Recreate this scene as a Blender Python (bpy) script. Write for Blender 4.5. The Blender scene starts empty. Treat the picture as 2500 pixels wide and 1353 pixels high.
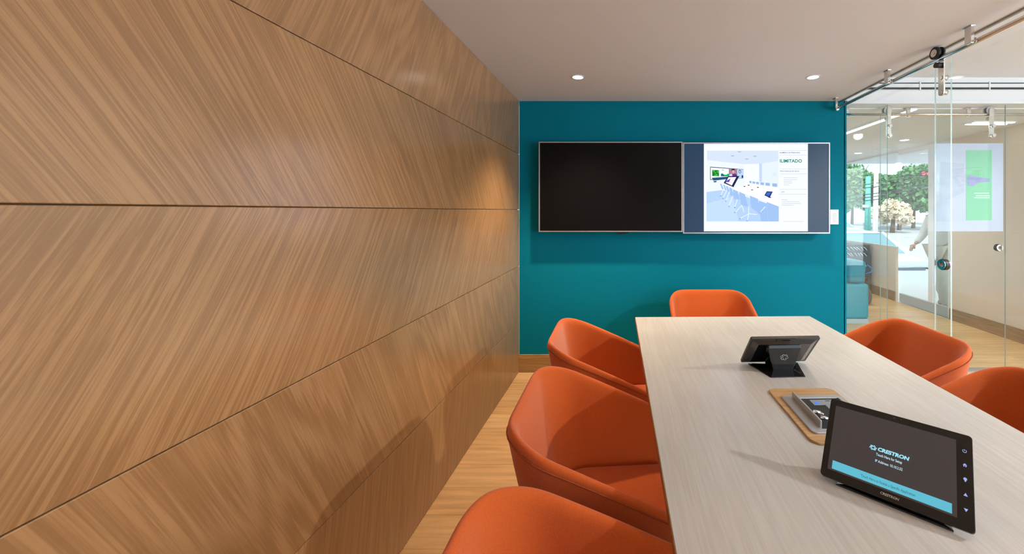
import bpy, math, random
import numpy as np
from mathutils import Vector, Matrix
random.seed(4); R = math.radians; PI = math.pi
S = bpy.context.scene
COL = S.collection

# ------------------------------------------------------------------ camera
F = 950.0; CX = 1526.0; CY = 515.0; EYE = 1.486
cd = bpy.data.cameras.new('camera'); cam = bpy.data.objects.new('camera', cd); COL.objects.link(cam)
cd.sensor_width = 36; cd.sensor_fit = 'HORIZONTAL'; cd.lens = 36 * F / 2500
cd.shift_x = (1250 - CX) / 2500; cd.shift_y = (CY - 676.5) / 2500
cd.clip_start = .02; cd.clip_end = 300
cam.location = (0, 0, EYE); cam.rotation_euler = (PI / 2, 0, 0)
S.camera = cam
# ------------------------------------------------------------------ world, sun, daylight, exposure
S.view_settings.view_transform = 'Standard'; S.view_settings.look = 'None'
S.view_settings.gamma = 1; S.view_settings.use_curve_mapping = False
S.view_settings.exposure = 0.0
w = bpy.data.worlds.new('sky'); S.world = w; w.use_nodes = True
bg = w.node_tree.nodes['Background']; bg.inputs[0].default_value = (.74, .87, 1, 1); bg.inputs[1].default_value = 1.7
LAMP_W = 210.0; DAY_W = 135.0; LOBBY_W = 60.0; STRIP_E = 8.0
LAMP_C = (1, .75, .51)

def light(name, kind, loc, rot, energy, color, **kw):
    d = bpy.data.lights.new(name, kind); d.energy = energy; d.color = color
    for k, v in kw.items(): setattr(d, k, v)
    o = bpy.data.objects.new(name, d); COL.objects.link(o); o.location = loc; o.rotation_euler = rot
    return o
light('sun', 'SUN', (0, -5, 9), (R(48), R(0), R(-25)), 4.5, (1, .95, .86), angle=R(2))
# daylight coming in through the shopfront at the near end of the corridor
light('shopfront_daylight', 'AREA', (4.1, -1.62, 1.35), (R(90), 0, 0), DAY_W, (.78, .89, 1), shape='RECTANGLE', size=2.6, size_y=2.2)
S.cycles.use_denoising = True
try: S.cycles.denoiser = 'OPENIMAGEDENOISE'
except Exception: pass
S.cycles.max_bounces = 10; S.cycles.transparent_max_bounces = 32
S.cycles.sample_clamp_indirect = 6

# ------------------------------------------------------------------ helpers
def P(px, py, D):                                  # a point at distance D seen at a pixel
    return Vector(((px - CX) * D / F, D, EYE - (py - CY) * D / F))
def wm(o):
    M = Matrix.Identity(4)
    while o is not None:
        M = o.matrix_basis @ M; o = o.parent
    return M
def tag(o, label=None, cat=None, group=None, kind=None):
    if label: o['label'] = label
    if cat: o['category'] = cat
    if group: o['group'] = group
    if kind: o['kind'] = kind
    return o
def empty(name, loc, rz=0, label=None, cat=None, group=None, kind=None):
    o = bpy.data.objects.new(name, None); COL.objects.link(o); o.empty_display_size = .1
    o.location = loc; o.rotation_euler = (0, 0, rz)
    return tag(o, label, cat, group, kind)
class MB:
    def __init__(s): s.v = []; s.f = []; s.m = []; s.sm = []; s.M = Matrix.Identity(4)
    def pt(s, p): s.v.append(tuple(s.M @ Vector(p))); return len(s.v) - 1
    def face(s, idx, mat=0, smooth=False): s.f.append(list(idx)); s.m.append(mat); s.sm.append(smooth)
    def poly(s, pts, mat=0): s.face([s.pt(p) for p in pts], mat); return s
    def box(s, lo, hi, mat=0):
        x0, y0, z0 = lo; x1, y1, z1 = hi
        i = [s.pt(p) for p in ((x0,y0,z0),(x1,y0,z0),(x1,y1,z0),(x0,y1,z0),(x0,y0,z1),(x1,y0,z1),(x1,y1,z1),(x0,y1,z1))]
        for q in ((3,2,1,0),(4,5,6,7),(0,1,5,4),(1,2,6,5),(2,3,7,6),(3,0,4,7)): s.face([i[k] for k in q], mat)
        return s
    def loft(s, rings, mat=0, smooth=True, close=True, caps=True):
        ids = [[s.pt(p) for p in r] for r in rings]; n = len(ids[0])
        for a, b in zip(ids[:-1], ids[1:]):
            for k in range(n if close else n - 1):
                s.face((a[k], a[(k+1) % n], b[(k+1) % n], b[k]), mat, smooth)
        if caps: s.face(ids[0][::-1], mat); s.face(ids[-1], mat)
        return s
    def tube(s, path, r, n=10, mat=0, caps=True):
        path = [Vector(p) for p in path]; rs = r if isinstance(r, (list, tuple)) else [r] * len(path)
        rings = []; up = None
        for k, p in enumerate(path):
            t = (path[min(k+1, len(path)-1)] - path[max(k-1, 0)]).normalized()
            if up is None: up = Vector((0,0,1)) if abs(t.z) < .9 else Vector((1,0,0))
            a = t.cross(up).normalized(); b = a.cross(t).normalized(); up = b
            rings.append([p + (a * math.cos(2*PI*j/n) + b * math.sin(2*PI*j/n)) * rs[k] for j in range(n)])
        return s.loft(rings, mat, True, True, caps)
    def prism(s, pts, ax, lo, hi, mat=0):          # polygon in the two other axes, extruded along axis ax
        def q(p, h):
            l = list(p); l.insert(ax, h); return l
        return s.loft([[q(p, lo) for p in pts], [q(p, hi) for p in pts]], mat, False)
    def disc(s, c, r, axis, n=24, mat=0, r2=None):
        a = Vector(axis).normalized(); u = a.orthogonal().normalized(); v = a.cross(u)
        s.face([s.pt(Vector(c) + u * math.cos(2*PI*k/n) * r + v * math.sin(2*PI*k/n) * (r2 or r)) for k in range(n)], mat)
        return s
    def ring(s, c, r0, r1, axis, h, n=32, mat=0):  # flat washer with thickness h along axis
        a = Vector(axis).normalized(); u = a.orthogonal().normalized(); v = a.cross(u); c = Vector(c)
        def cir(r, o): return [c + a*o + (u*math.cos(2*PI*k/n) + v*math.sin(2*PI*k/n))*r for k in range(n)]
        return s.loft([cir(r0, 0), cir(r1, 0), cir(r1, h), cir(r0, h), cir(r0, 0)], mat, False, True, False)
    def build(s, name, mats, parent=None, local=False, bevel=0, seg=2, smooth=None, subsurf=0):
        me = bpy.data.meshes.new(name); V = s.v
        if parent is not None and not local:
            I = wm(parent).inverted(); V = [tuple(I @ Vector(p)) for p in V]
        me.from_pydata(V, [], s.f)
        if not isinstance(mats, (list, tuple)): mats = [mats]
        for m in mats: me.materials.append(m)
        me.polygons.foreach_set('material_index', s.m)
        me.polygons.foreach_set('use_smooth', [bool(smooth if smooth is not None else x) for x in s.sm])
        me.update()
        o = bpy.data.objects.new(name, me); COL.objects.link(o)
        if parent is not None: o.parent = parent
        if bevel:
            b = o.modifiers.new('bevel', 'BEVEL'); b.width = bevel; b.segments = seg; b.limit_method = 'ANGLE'; b.angle_limit = R(40)
        if subsurf:
            b = o.modifiers.new('sub', 'SUBSURF'); b.levels = subsurf; b.render_levels = subsurf
        return o
def rrect(cx, cy, w_, h_, r, n=6):
    out = []
    for (sx, sy, a0) in ((1,1,0),(-1,1,90),(-1,-1,180),(1,-1,270)):
        for k in range(n + 1):
            a = R(a0 + 90 * k / n)
            out.append((cx + sx*(w_/2 - r) + r*math.cos(a), cy + sy*(h_/2 - r) + r*math.sin(a)))
    return out
def copy_tree(o, parent=None):
    c = o.copy(); COL.objects.link(c)
    if parent is not None: c.parent = parent
    for ch in list(o.children): copy_tree(ch, c)
    return c
def text(name, body, mat, parent, M, width=None, height=None, align='LEFT', bold=0.0, shear=0.0):
    """flat lettering as a mesh; M places its own XY plane (world), left/centre of the baseline at its origin"""
    cu = bpy.data.curves.new('t', 'FONT'); cu.body = body; cu.size = 1; cu.offset = bold; cu.shear = shear; cu.resolution_u = 3
    t = bpy.data.objects.new('t', cu); COL.objects.link(t)
    dg = bpy.context.evaluated_depsgraph_get(); me = bpy.data.meshes.new_from_object(t.evaluated_get(dg))
    bpy.data.objects.remove(t); bpy.data.curves.remove(cu)
    n = len(me.vertices); co = np.empty(n * 3); me.vertices.foreach_get('co', co); co = co.reshape(n, 3)
    x0, x1 = co[:,0].min(), co[:,0].max(); h = .72
    sx = (width / (x1 - x0)) if width else height / h
    sy = (height / h) if height else sx
    co[:,0] = (co[:,0] - x0) * sx - (sx * (x1 - x0) / 2 if align == 'CENTER' else 0); co[:,1] *= sy
    T = (wm(parent).inverted() @ M) if parent else M
    T = np.array(T); co = co @ T[:3,:3].T + T[:3,3]
    me.vertices.foreach_set('co', co.ravel()); me.name = name; me.materials.clear(); me.materials.append(mat); me.update()
    o = bpy.data.objects.new(name, me); COL.objects.link(o)
    if parent: o.parent = parent
    return o

# ------------------------------------------------------------------ materials
def nt(name):
    m = bpy.data.materials.new(name); m.use_nodes = True; t = m.node_tree
    return m, t.nodes, t.links, t.nodes['Principled BSDF']
def pbr(name, col, rough=.5, metal=0, spec=.5, noise=0, nscale=40, bump=0, sheen=0, coat=0, emit=None, estr=1):
    m, N, L, b = nt(name)
    b.inputs['Base Color'].default_value = (*col, 1); b.inputs['Roughness'].default_value = rough
    b.inputs['Metallic'].default_value = metal; b.inputs['Specular IOR Level'].default_value = spec
    if sheen: b.inputs['Sheen Weight'].default_value = sheen; b.inputs['Sheen Roughness'].default_value = .5
    if coat: b.inputs['Coat Weight'].default_value = coat; b.inputs['Coat Roughness'].default_value = .05
    if emit: b.inputs['Emission Color'].default_value = (*emit, 1); b.inputs['Emission Strength'].default_value = estr
    if noise or bump:
        tc = N.new('ShaderNodeTexCoord'); n = N.new('ShaderNodeTexNoise'); n.inputs['Scale'].default_value = nscale; n.inputs['Detail'].default_value = 5
        L.new(tc.outputs['Object'], n.inputs['Vector'])
        if noise:
            mx = N.new('ShaderNodeMix'); mx.data_type = 'RGBA'
            mx.inputs[6].default_value = (*[c * (1 - noise) for c in col], 1); mx.inputs[7].default_value = (*[min(1, c * (1 + noise)) for c in col], 1)
            L.new(n.outputs[0], mx.inputs[0]); L.new(mx.outputs[2], b.inputs['Base Color'])
        if bump:
            bp = N.new('ShaderNodeBump'); bp.inputs['Strength'].default_value = bump; bp.inputs['Distance'].default_value = .002
            L.new(n.outputs[0], bp.inputs['Height']); L.new(bp.outputs[0], b.inputs['Normal'])
    return m
def emis(name, col, s=1.0):
    m = bpy.data.materials.new(name); m.use_nodes = True; N = m.node_tree.nodes; L = m.node_tree.links
    N.remove(N['Principled BSDF']); e = N.new('ShaderNodeEmission'); e.inputs[0].default_value = (*col, 1); e.inputs[1].default_value = s
    L.new(e.outputs[0], N['Material Output'].inputs[0]); return m
def glass(name, tint=(.93, .98, .96), ior=1.5, gain=1.0, rough=0.0):
    m = bpy.data.materials.new(name); m.use_nodes = True; N = m.node_tree.nodes; L = m.node_tree.links
    N.remove(N['Principled BSDF'])
    t = N.new('ShaderNodeBsdfTransparent'); t.inputs[0].default_value = (*tint, 1)
    g = N.new('ShaderNodeBsdfGlossy'); g.inputs['Roughness'].default_value = rough; g.inputs[0].default_value = (1, 1, 1, 1)
    # Schlick reflectance, the same from both sides of the sheet
    ge = N.new('ShaderNodeNewGeometry'); dt = N.new('ShaderNodeVectorMath'); dt.operation = 'DOT_PRODUCT'
    L.new(ge.outputs['Incoming'], dt.inputs[0]); L.new(ge.outputs['Normal'], dt.inputs[1])
    def ma(op, a_, b_):
        x = N.new('ShaderNodeMath'); x.operation = op
        for k, q_ in enumerate((a_, b_)):
            if q_ is None: continue
            if isinstance(q_, (int, float)): x.inputs[k].default_value = q_
            else: L.new(q_, x.inputs[k])
        return x.outputs[0]
    f0 = ((ior - 1) / (ior + 1)) ** 2
    c1 = ma('SUBTRACT', 1.0, ma('ABSOLUTE', dt.outputs['Value'], None)); p5 = ma('POWER', c1, 5.0)
    fr = ma('MINIMUM', ma('MULTIPLY', ma('ADD', ma('MULTIPLY', p5, 1 - f0), f0), gain), 1.0)
    mx = N.new('ShaderNodeMixShader'); L.new(fr, mx.inputs[0])
    L.new(t.outputs[0], mx.inputs[1]); L.new(g.outputs[0], mx.inputs[2]); L.new(mx.outputs[0], N['Material Output'].inputs[0])
    return m
def reflect_sheet(name, col, alpha, em=0):
    m, N, L, b = nt(name)
    b.inputs['Base Color'].default_value = (*col, 1); b.inputs['Alpha'].default_value = alpha; b.inputs['Roughness'].default_value = .4
    if em: b.inputs['Emission Color'].default_value = (*col, 1); b.inputs['Emission Strength'].default_value = em
    return m
def wood(name, light_c, dark_c, rot=(0, 0, 0), grain='z', along=1.6, across=34.0, fig=.35, rough=.38, seed=0.0, bump=.08, spec=.45, contrast=.5, coat=0.0, coord='Object'):
    """streaked timber: grain runs along the given axis after the rotation"""
    m, N, L, b = nt(name)
    tc = N.new('ShaderNodeTexCoord')
    m1 = N.new('ShaderNodeMapping'); m1.inputs['Rotation'].default_value = rot; m1.inputs['Location'].default_value = (seed, seed * 1.7, seed * .6)
    L.new(tc.outputs[coord], m1.inputs[0])
    def sc(a, l):
        mp = N.new('ShaderNodeMapping'); mp.inputs['Scale'].default_value = {'x': (l, a, a), 'y': (a, l, a), 'z': (a, a, l)}[grain]
        L.new(m1.outputs[0], mp.inputs[0]); return mp
    # soft warp so that the lines wander
    wp = N.new('ShaderNodeTexNoise'); wp.inputs['Scale'].default_value = 1.0; wp.inputs['Detail'].default_value = 2
    L.new(sc(3.0, .9).outputs[0], wp.inputs['Vector'])
    def warped(mp, amt):
        a = N.new('ShaderNodeVectorMath'); a.operation = 'MULTIPLY_ADD'; a.inputs[1].default_value = (amt, amt, amt)
        L.new(wp.outputs[1], a.inputs[0]); L.new(mp.outputs[0], a.inputs[2]); return a
    n1 = N.new('ShaderNodeTexNoise'); n1.inputs['Scale'].default_value = 1; n1.inputs['Detail'].default_value = 6; n1.inputs['Roughness'].default_value = .62
    L.new(warped(sc(across, along), 4.0).outputs[0], n1.inputs['Vector'])
    n2 = N.new('ShaderNodeTexNoise'); n2.inputs['Scale'].default_value = 1; n2.inputs['Detail'].default_value = 3; n2.inputs['Roughness'].default_value = .5
    L.new(warped(sc(across * 3.2, along * 2.6), 9.0).outputs[0], n2.inputs['Vector'])
    # cathedral figure: level lines of a slow noise
    n3 = N.new('ShaderNodeTexNoise'); n3.inputs['Scale'].default_value = 1; n3.inputs['Detail'].default_value = 1.5
    L.new(sc(2.6, .55).outputs[0], n3.inputs['Vector'])
    ml = N.new('ShaderNodeMath'); ml.operation = 'MULTIPLY'; ml.inputs[1].default_value = 95.0; L.new(n3.outputs[0], ml.inputs[0])
    ad = N.new('ShaderNodeMath'); ad.operation = 'MULTIPLY_ADD'; ad.inputs[1].default_value = 7.0; L.new(n1.outputs[0], ad.inputs[0]); L.new(ml.outputs[0], ad.inputs[2])
    sn = N.new('ShaderNodeMath'); sn.operation = 'SINE'; L.new(ad.outputs[0], sn.inputs[0])
    r3 = N.new('ShaderNodeMapRange'); r3.inputs[1].default_value = -1; r3.inputs[2].default_value = 1; L.new(sn.outputs[0], r3.inputs[0])
    r1 = N.new('ShaderNodeMapRange'); r1.inputs[1].default_value = .36; r1.inputs[2].default_value = .66; L.new(n1.outputs[0], r1.inputs[0])
    r2 = N.new('ShaderNodeMapRange'); r2.inputs[1].default_value = .35; r2.inputs[2].default_value = .65; L.new(n2.outputs[0], r2.inputs[0])
    def mixf(a, b_, f_):
        x = N.new('ShaderNodeMix'); x.data_type = 'FLOAT'; x.inputs[0].default_value = f_; L.new(a, x.inputs[2]); L.new(b_, x.inputs[3]); return x.outputs[0]
    h = mixf(mixf(r1.outputs[0], r2.outputs[0], .4), r3.outputs[0], fig)
    ct = N.new('ShaderNodeMapRange'); ct.inputs[1].default_value = .5 - .5 / max(contrast * 2, .01) * .5; ct.inputs[2].default_value = .5 + .5 / max(contrast * 2, .01) * .5
    ct.interpolation_type = 'SMOOTHSTEP'; L.new(h, ct.inputs[0])
    mx = N.new('ShaderNodeMix'); mx.data_type = 'RGBA'; mx.inputs[6].default_value = (*dark_c, 1); mx.inputs[7].default_value = (*light_c, 1)
    L.new(ct.outputs[0], mx.inputs[0])
    # slow tone change from sheet to sheet
    n4 = N.new('ShaderNodeTexNoise'); n4.inputs['Scale'].default_value = 1.3; n4.inputs['Detail'].default_value = 2; L.new(m1.outputs[0], n4.inputs['Vector'])
    hs = N.new('ShaderNodeHueSaturation'); r4 = N.new('ShaderNodeMapRange'); r4.inputs[1].default_value = .3; r4.inputs[2].default_value = .7; r4.inputs[3].default_value = .88; r4.inputs[4].default_value = 1.1
    L.new(n4.outputs[0], r4.inputs[0]); L.new(r4.outputs[0], hs.inputs['Value']); L.new(mx.outputs[2], hs.inputs['Color']); L.new(hs.outputs[0], b.inputs['Base Color'])
    bp = N.new('ShaderNodeBump'); bp.inputs['Strength'].default_value = bump; bp.inputs['Distance'].default_value = .002
    L.new(h, bp.inputs['Height']); L.new(bp.outputs[0], b.inputs['Normal'])
    b.inputs['Roughness'].default_value = rough; b.inputs['Specular IOR Level'].default_value = spec
    if coat: b.inputs['Coat Weight'].default_value = coat; b.inputs['Coat Roughness'].default_value = .20; b.inputs['Coat IOR'].default_value = 1.9
    return m
def floor_mat():
    m, N, L, b = nt('oak_planks')
    tc = N.new('ShaderNodeTexCoord'); br = N.new('ShaderNodeTexBrick'); L.new(tc.outputs['Object'], br.inputs['Vector'])
    br.inputs['Scale'].default_value = 1; br.inputs['Brick Width'].default_value = 1.5; br.inputs['Row Height'].default_value = .19
    br.inputs['Mortar Size'].default_value = .0012; br.inputs['Mortar Smooth'].default_value = .3; br.offset = .37
    br.inputs['Color1'].default_value = (.56, .34, .15, 1); br.inputs['Color2'].default_value = (.66, .43, .21, 1); br.inputs['Mortar'].default_value = (.33, .19, .08, 1)
    mp = N.new('ShaderNodeMapping'); mp.inputs['Scale'].default_value = (2.2, 34, 34); L.new(tc.outputs['Object'], mp.inputs[0])
    n = N.new('ShaderNodeTexNoise'); n.inputs['Scale'].default_value = 1; n.inputs['Detail'].default_value = 6; n.inputs['Distortion'].default_value = .6; L.new(mp.outputs[0], n.inputs['Vector'])
    r = N.new('ShaderNodeMapRange'); r.inputs[1].default_value = .3; r.inputs[2].default_value = .7; r.inputs[3].default_value = .78; r.inputs[4].default_value = 1.12; L.new(n.outputs[0], r.inputs[0])
    hs = N.new('ShaderNodeHueSaturation'); L.new(r.outputs[0], hs.inputs['Value']); L.new(br.outputs[0], hs.inputs['Color']); L.new(hs.outputs[0], b.inputs['Base Color'])
    b.inputs['Roughness'].default_value = .36; b.inputs['Specular IOR Level'].default_value = .45
    bp = N.new('ShaderNodeBump'); bp.inputs['Strength'].default_value = .15; bp.inputs['Distance'].default_value = .002; bp.invert = True
    L.new(br.outputs['Fac'], bp.inputs['Height']); L.new(bp.outputs[0], b.inputs['Normal'])
    return m
M = {}
M['ceil'] = pbr('ceiling_paint', (.80, .795, .81), .8, noise=.01, nscale=3)
M['white'] = pbr('white_paint', (.78, .80, .84), .6, noise=.01, nscale=5)
M['teal'] = pbr('teal_paint', (.0002, .175, .255), .7, spec=.08, noise=.05, nscale=2.5)
M['beige'] = pbr('beige_paint', (.66, .56, .46), .7, noise=.015, nscale=4)
M['floor'] = floor_mat()
WL, WD = (.515, .285, .122), (.365, .19, .074)
M['panel'] = [
    wood('veneer_bottom', WL, WD, (R(8), 0, 0), fig=.10, seed=3.1, contrast=.35, across=80, coat=.9, rough=.34),
    wood('veneer_low', WL, WD, (R(-24), 0, 0), fig=.30, seed=7.7, contrast=.40, across=80, coat=.9, rough=.34),
    wood('veneer_middle', WL, WD, (R(29), 0, 0), fig=.08, seed=1.3, contrast=.48, across=80, coat=.9, rough=.34),
    wood('veneer_high', WL, WD, (R(-34), 0, 0), fig=.06, seed=5.9, contrast=.48, across=80, coat=.9, rough=.34),
    wood('veneer_top', WL, WD, (R(24), 0, 0), fig=.26, seed=9.2, contrast=.45, across=80, coat=.9, rough=.34)]
M['groove'] = pbr('groove_wood', (.28, .16, .07), .7, noise=.1)  # brown backing wood behind the open panel joints
M['skirt'] = wood('skirting_oak', (.50, .28, .10), (.33, .17, .055), grain='x', along=1.5, across=40, fig=.1, contrast=.35)
M['skirt2'] = wood('skirting_oak_grey', (.33, .22, .13), (.24, .15, .08), grain='y', along=1.5, across=40, fig=.1, contrast=.3)
M['table'] = wood('bleached_oak_top', (.57, .55, .525), (.50, .475, .445), grain='y', along=1.3, across=70, fig=.06, rough=.28, contrast=.30, bump=.03, spec=.5)
M['edge'] = wood('oak_edge_band', (.40, .21, .08), (.28, .14, .05), grain='y', along=2, across=50, fig=.1, contrast=.3)
M['plate'] = wood('oak_plate', (.56, .36, .17), (.42, .25, .11), grain='x', along=3, across=70, fig=.1, contrast=.35)
M['legmetal'] = pbr('white_powder_coat', (.7, .7, .7), .45, noise=.02)
M['fabric'] = pbr('orange_wool', (.53, .098, .016), .9, spec=.15, noise=.22, nscale=260, bump=.25, sheen=.25)
M['seam'] = pbr('dark_orange_thread', (.30, .05, .008), .9, noise=.1)
M['oak_leg'] = wood('chair_leg_oak', (.5, .3, .13), (.38, .2, .08), fig=.1)
M['steel'] = pbr('brushed_steel', (.70, .68, .65), .17, 1, noise=.06, nscale=60)
M['chrome'] = pbr('polished_steel', (.72, .72, .72), .10, 1, noise=.03, nscale=30)
M['alu'] = pbr('anodised_aluminium', (.50, .50, .52), .35, .85, noise=.03)
M['black'] = pbr('black_rubber', (.02, .02, .022), .5, noise=.1)
M['gloss'] = pbr('black_gloss_plastic', (.006, .006, .007), .08, spec=.6, coat=.5, noise=.05)
M['satin'] = pbr('dark_satin_plastic', (.035, .033, .031), .32, noise=.05)
M['screen_off'] = pbr('dark_screen', (.004, .004, .005), .3, spec=.14, noise=.03)
M['screen_on'] = pbr('backlit_screen', (.006, .008, .010), .38, spec=.32, noise=.03, emit=(.004, .034, .088), estr=1.0)
M['glass'] = glass('clear_glass', (.975, .995, .985), gain=.6)
M['pane'] = glass('reflected_window_glass', (.97, .99, .99), gain=.6)
M['gedge'] = pbr('glass_edge', (.38, .48, .46), .12, spec=.9, noise=.03)
M['gdark'] = pbr('glass_edge_dark', (.16, .20, .19), .12, spec=.9, noise=.03)
M['lamp'] = emis('lamp_glow', (1, .93, .82), 9)
M['strip'] = emis('strip_glow', (1, .98, .94), STRIP_E)
M['channel'] = pbr('channel_metal', (.34, .31, .28), .4, .7, noise=.05)
M['grey'] = pbr('grey_metal', (.46, .47, .49), .38, .5, noise=.03)

# ------------------------------------------------------------------ the room shell
XL, XR, YF, ZC = -.976, 2.046, 3.593, 2.5
YN = -1.7
tag(MB().box((-2.2, YN, -.12), (4.46, 8.1, 0)).build('floor', M['floor']), 'pale oak plank floor running through room and lobby', 'floor', kind='structure')
tag(MB().box((XL - .06, YN, ZC), (1.985, YF + .15, ZC + .1)).build('ceiling', M['ceil']), 'smooth off-white ceiling over the meeting table', 'ceiling', kind='structure')
tag(MB().box((1.985, YN, 2.72), (6.2, 3.60, 2.8)).box((1.975, YN, ZC + .1), (1.985, 3.6, 2.8)).box((1.983, YN, ZC + .0005), (1.985, 3.6, 2.72)).build('ceiling_corridor', M['white']), 'higher white ceiling over the corridor beyond the glass', 'ceiling', kind='structure')
tag(MB().box((2.05, 3.75, 2.467), (9.5, 8.1, 2.57)).build('ceiling_lobby', M['ceil']), 'lobby ceiling behind the glass doors with lamps', 'ceiling', kind='structure')
tag(MB().box((XL, YF, 0), (XR, YF + .15, ZC)).build('wall_far', M['teal']), 'teal painted end wall carrying the two screens', 'wall', kind='structure')
# wood wall: backing and five veneered panels with open joints
wl = tag(MB().box((XL - .08, YN, 0), (XL - .018, YF, ZC)).build('wall_left', M['groove']), 'wood-panelled side wall of five veneer rows', 'wall', kind='structure')
zs = [0, .472, .976, 1.497, 2.008, 2.5]
for k in range(5):
    g = .0013
    p = MB().box((XL - .0195, YN, zs[k] + (g if k else .002)), (XL, YF - .001, zs[k+1] - (g if k < 4 else .001)))
    p.build('panel', M['panel'][k], wl, bevel=.002, seg=2)
tag(MB().box((XL, YF - .018, 0), (XR, YF, .148)).box((XL, YF - .013, .148), (XR, YF, .163)).build('baseboard_far', M['skirt'], bevel=.003), 'oak baseboard along the foot of the teal wall', 'baseboard', kind='structure')
tag(MB().box((-1.1, YN - .1, 0), (2.06, YN, 2.8)).build('wall_near', M['beige']), 'beige wall behind the viewer', 'wall', kind='structure')
# bulkhead between corridor and lobby, carrying a slot diffuser
tag(MB().box((2.05, 3.60, 2.50), (6.2, 3.75, 2.80)).box((2.05, 3.585, 2.476), (6.2, 3.75, 2.503)).build('trim_1', M['white']), 'white ceiling bulkhead above the second glass partition', 'bulkhead', kind='structure')
av = empty('air_diffuser', (2.9, 3.6, 2.64), 0, 'long white slot air diffuser in the bulkhead face', 'air vent')
MB().box((2.06, 3.590, 2.597), (5.2, 3.60, 2.682)).build('frame', M['white'], av)
for z0, z1 in ((2.660, 2.668), (2.606, 2.625)):
    MB().box((2.08, 3.586, z0), (5.15, 3.592, z1)).build('slot', pbr('slot_dark', (.02, .025, .03), .6, noise=.1), av)
for x in (2.72, 3.36, 4.0): MB().box((x - .006, 3.583, 2.60), (x + .006, 3.591, 2.68)).build('divider', M['white'], av)
# lobby walls
XW = 4.46
tag(MB().box((XW, 3.75, 0), (XW + .12, 5.336, 2.467)).build('wall_right', M['beige']), 'beige lobby wall behind the sliding glass door', 'wall', kind='structure')
tag(MB().box((XW, 6.41, 0), (XW + .04, 8.1, .885)).build('wall_sill', M['beige']), 'low beige wall below the reflected street window', 'wall', kind='structure')
tag(MB().box((-2.2, 8.1, 0), (XW + .12, 8.2, 2.467)).build('wall_lobby', M['beige']), 'far lobby wall', 'wall', kind='structure')
tag(MB().box((XW - .02, 3.75, 0), (XW, 5.336, .135)).box((XW - .014, 3.75, .135), (XW, 5.336, .156)).build('baseboard_right', M['skirt2'], bevel=.003), 'brown wood baseboard of the beige lobby wall', 'baseboard', kind='structure')
tag(MB().box((XW - .02, 6.41, 0), (XW, 8.1, .135)).box((XW - .014, 6.41, .135), (XW, 8.1, .156)).build('baseboard_sill', M['skirt2'], bevel=.003), 'brown wood baseboard below the reflected street window', 'baseboard', kind='structure')
w1 = empty('reflected_window_1', (XW + .06, 7.2, .885), 0, 'street window above the low beige wall, built from a reflection', 'window', kind='structure')
MB().box((XW + .015, 6.42, .90), (XW + .025, 8.05, 2.44)).build('window_pane', M['pane'], w1)  # pane of the reflected street window
MB().box((XW - .004, 6.405, .885), (XW + .045, 8.1, .900)).box((XW, 6.41, 2.44), (XW + .12, 8.1, 2.467)).box((XW, 8.05, .9), (XW + .12, 8.1, 2.45)).build('reflected_window_frame', M['white'], w1)
d2 = empty('reflected_door_2', (XW + .06, 5.87, 0), 0, 'glass street door beside the low wall, built from a reflection', 'door', kind='structure')  # reflected shopfront built as a real opening in the lobby wall
MB().box((XW + .05, 5.40, .14), (XW + .062, 6.385, 2.40)).build('door_pane', M['pane'], d2)  # pane of the reflected street door
MB().box((XW + .03, 5.40, .0), (XW + .08, 6.37, .14)).build('added_bottom_rail', pbr('added_rail_grey', (.44, .48, .54), .4, noise=.03), d2)  # added rail in place of the baseboard seen through the reflection
MB().box((XW + .02, 5.336, 0), (XW + .10, 5.40, 2.467)).box((XW + .02, 5.4, 2.40), (XW + .10, 6.385, 2.467)).build('reflected_door_frame', M['white'], d2)
MB().box((XW + .035, 5.69, .14), (XW + .075, 5.77, 2.40)).build('reflected_door_stile', M['white'], d2)
# corridor side: shopfront window and a piece of wall
tag(MB().box((6.0, YN, 0), (6.12, 3.75, 2.72)).build('wall_corridor_side', M['white']), 'white side wall of the corridor', 'wall', kind='structure')
tag(MB().box((4.46, YN, -.12), (6.2, 3.75, 0)).build('floor_corridor', M['floor']), 'oak floor at the shopfront end of the corridor', 'floor', kind='structure')
tag(MB().box((4.58, 3.6, 0), (6.2, 3.75, 2.5)).build('wall_corridor', M['white']), 'white corridor end wall', 'wall', kind='structure')

# ------------------------------------------------------------------ glass partitions
def pane_mb(lo, hi, thin):                          # glass box, its two narrow vertical ends in edge glass
    m = MB().box(lo, hi)
    ends = {0: (2, 4), 1: (3, 5)}[thin]
    for k in ends: m.m[k] = 1
    return m
w2 = empty('window_2', (2.026, 3.0, 0), 0, 'fixed clear glass panel beside the teal wall', 'glass panel', kind='structure')
m_ = pane_mb((2.022, 2.417, .012), (2.031, YF, 2.52), 0); m_.m[2] = 1; m_.build('window_pane', [M['glass'], M['gedge']], w2)
MB().box((1.985, YN, 2.490), (2.0, YF, 2.5)).build('head_channel', M['channel'], w2)
MB().box((2.005, 2.42, 0), (2.047, YF, .02)).build('floor_channel', M['alu'], w2)
XG = 1.962
d1 = empty('door_1', (XG, 2.0, 0), 0, 'clear glass sliding door hung from the near steel rail', 'sliding door', kind='structure')
m_ = MB().box((XG, 1.42, .015), (XG + .009, 2.466, 2.385)); m_.m[4] = 1; m_.m[2] = 1
m_.build('door_pane', [M['glass'], M['gedge']], d1)
RX, RZ = 1.935, 2.422
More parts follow.
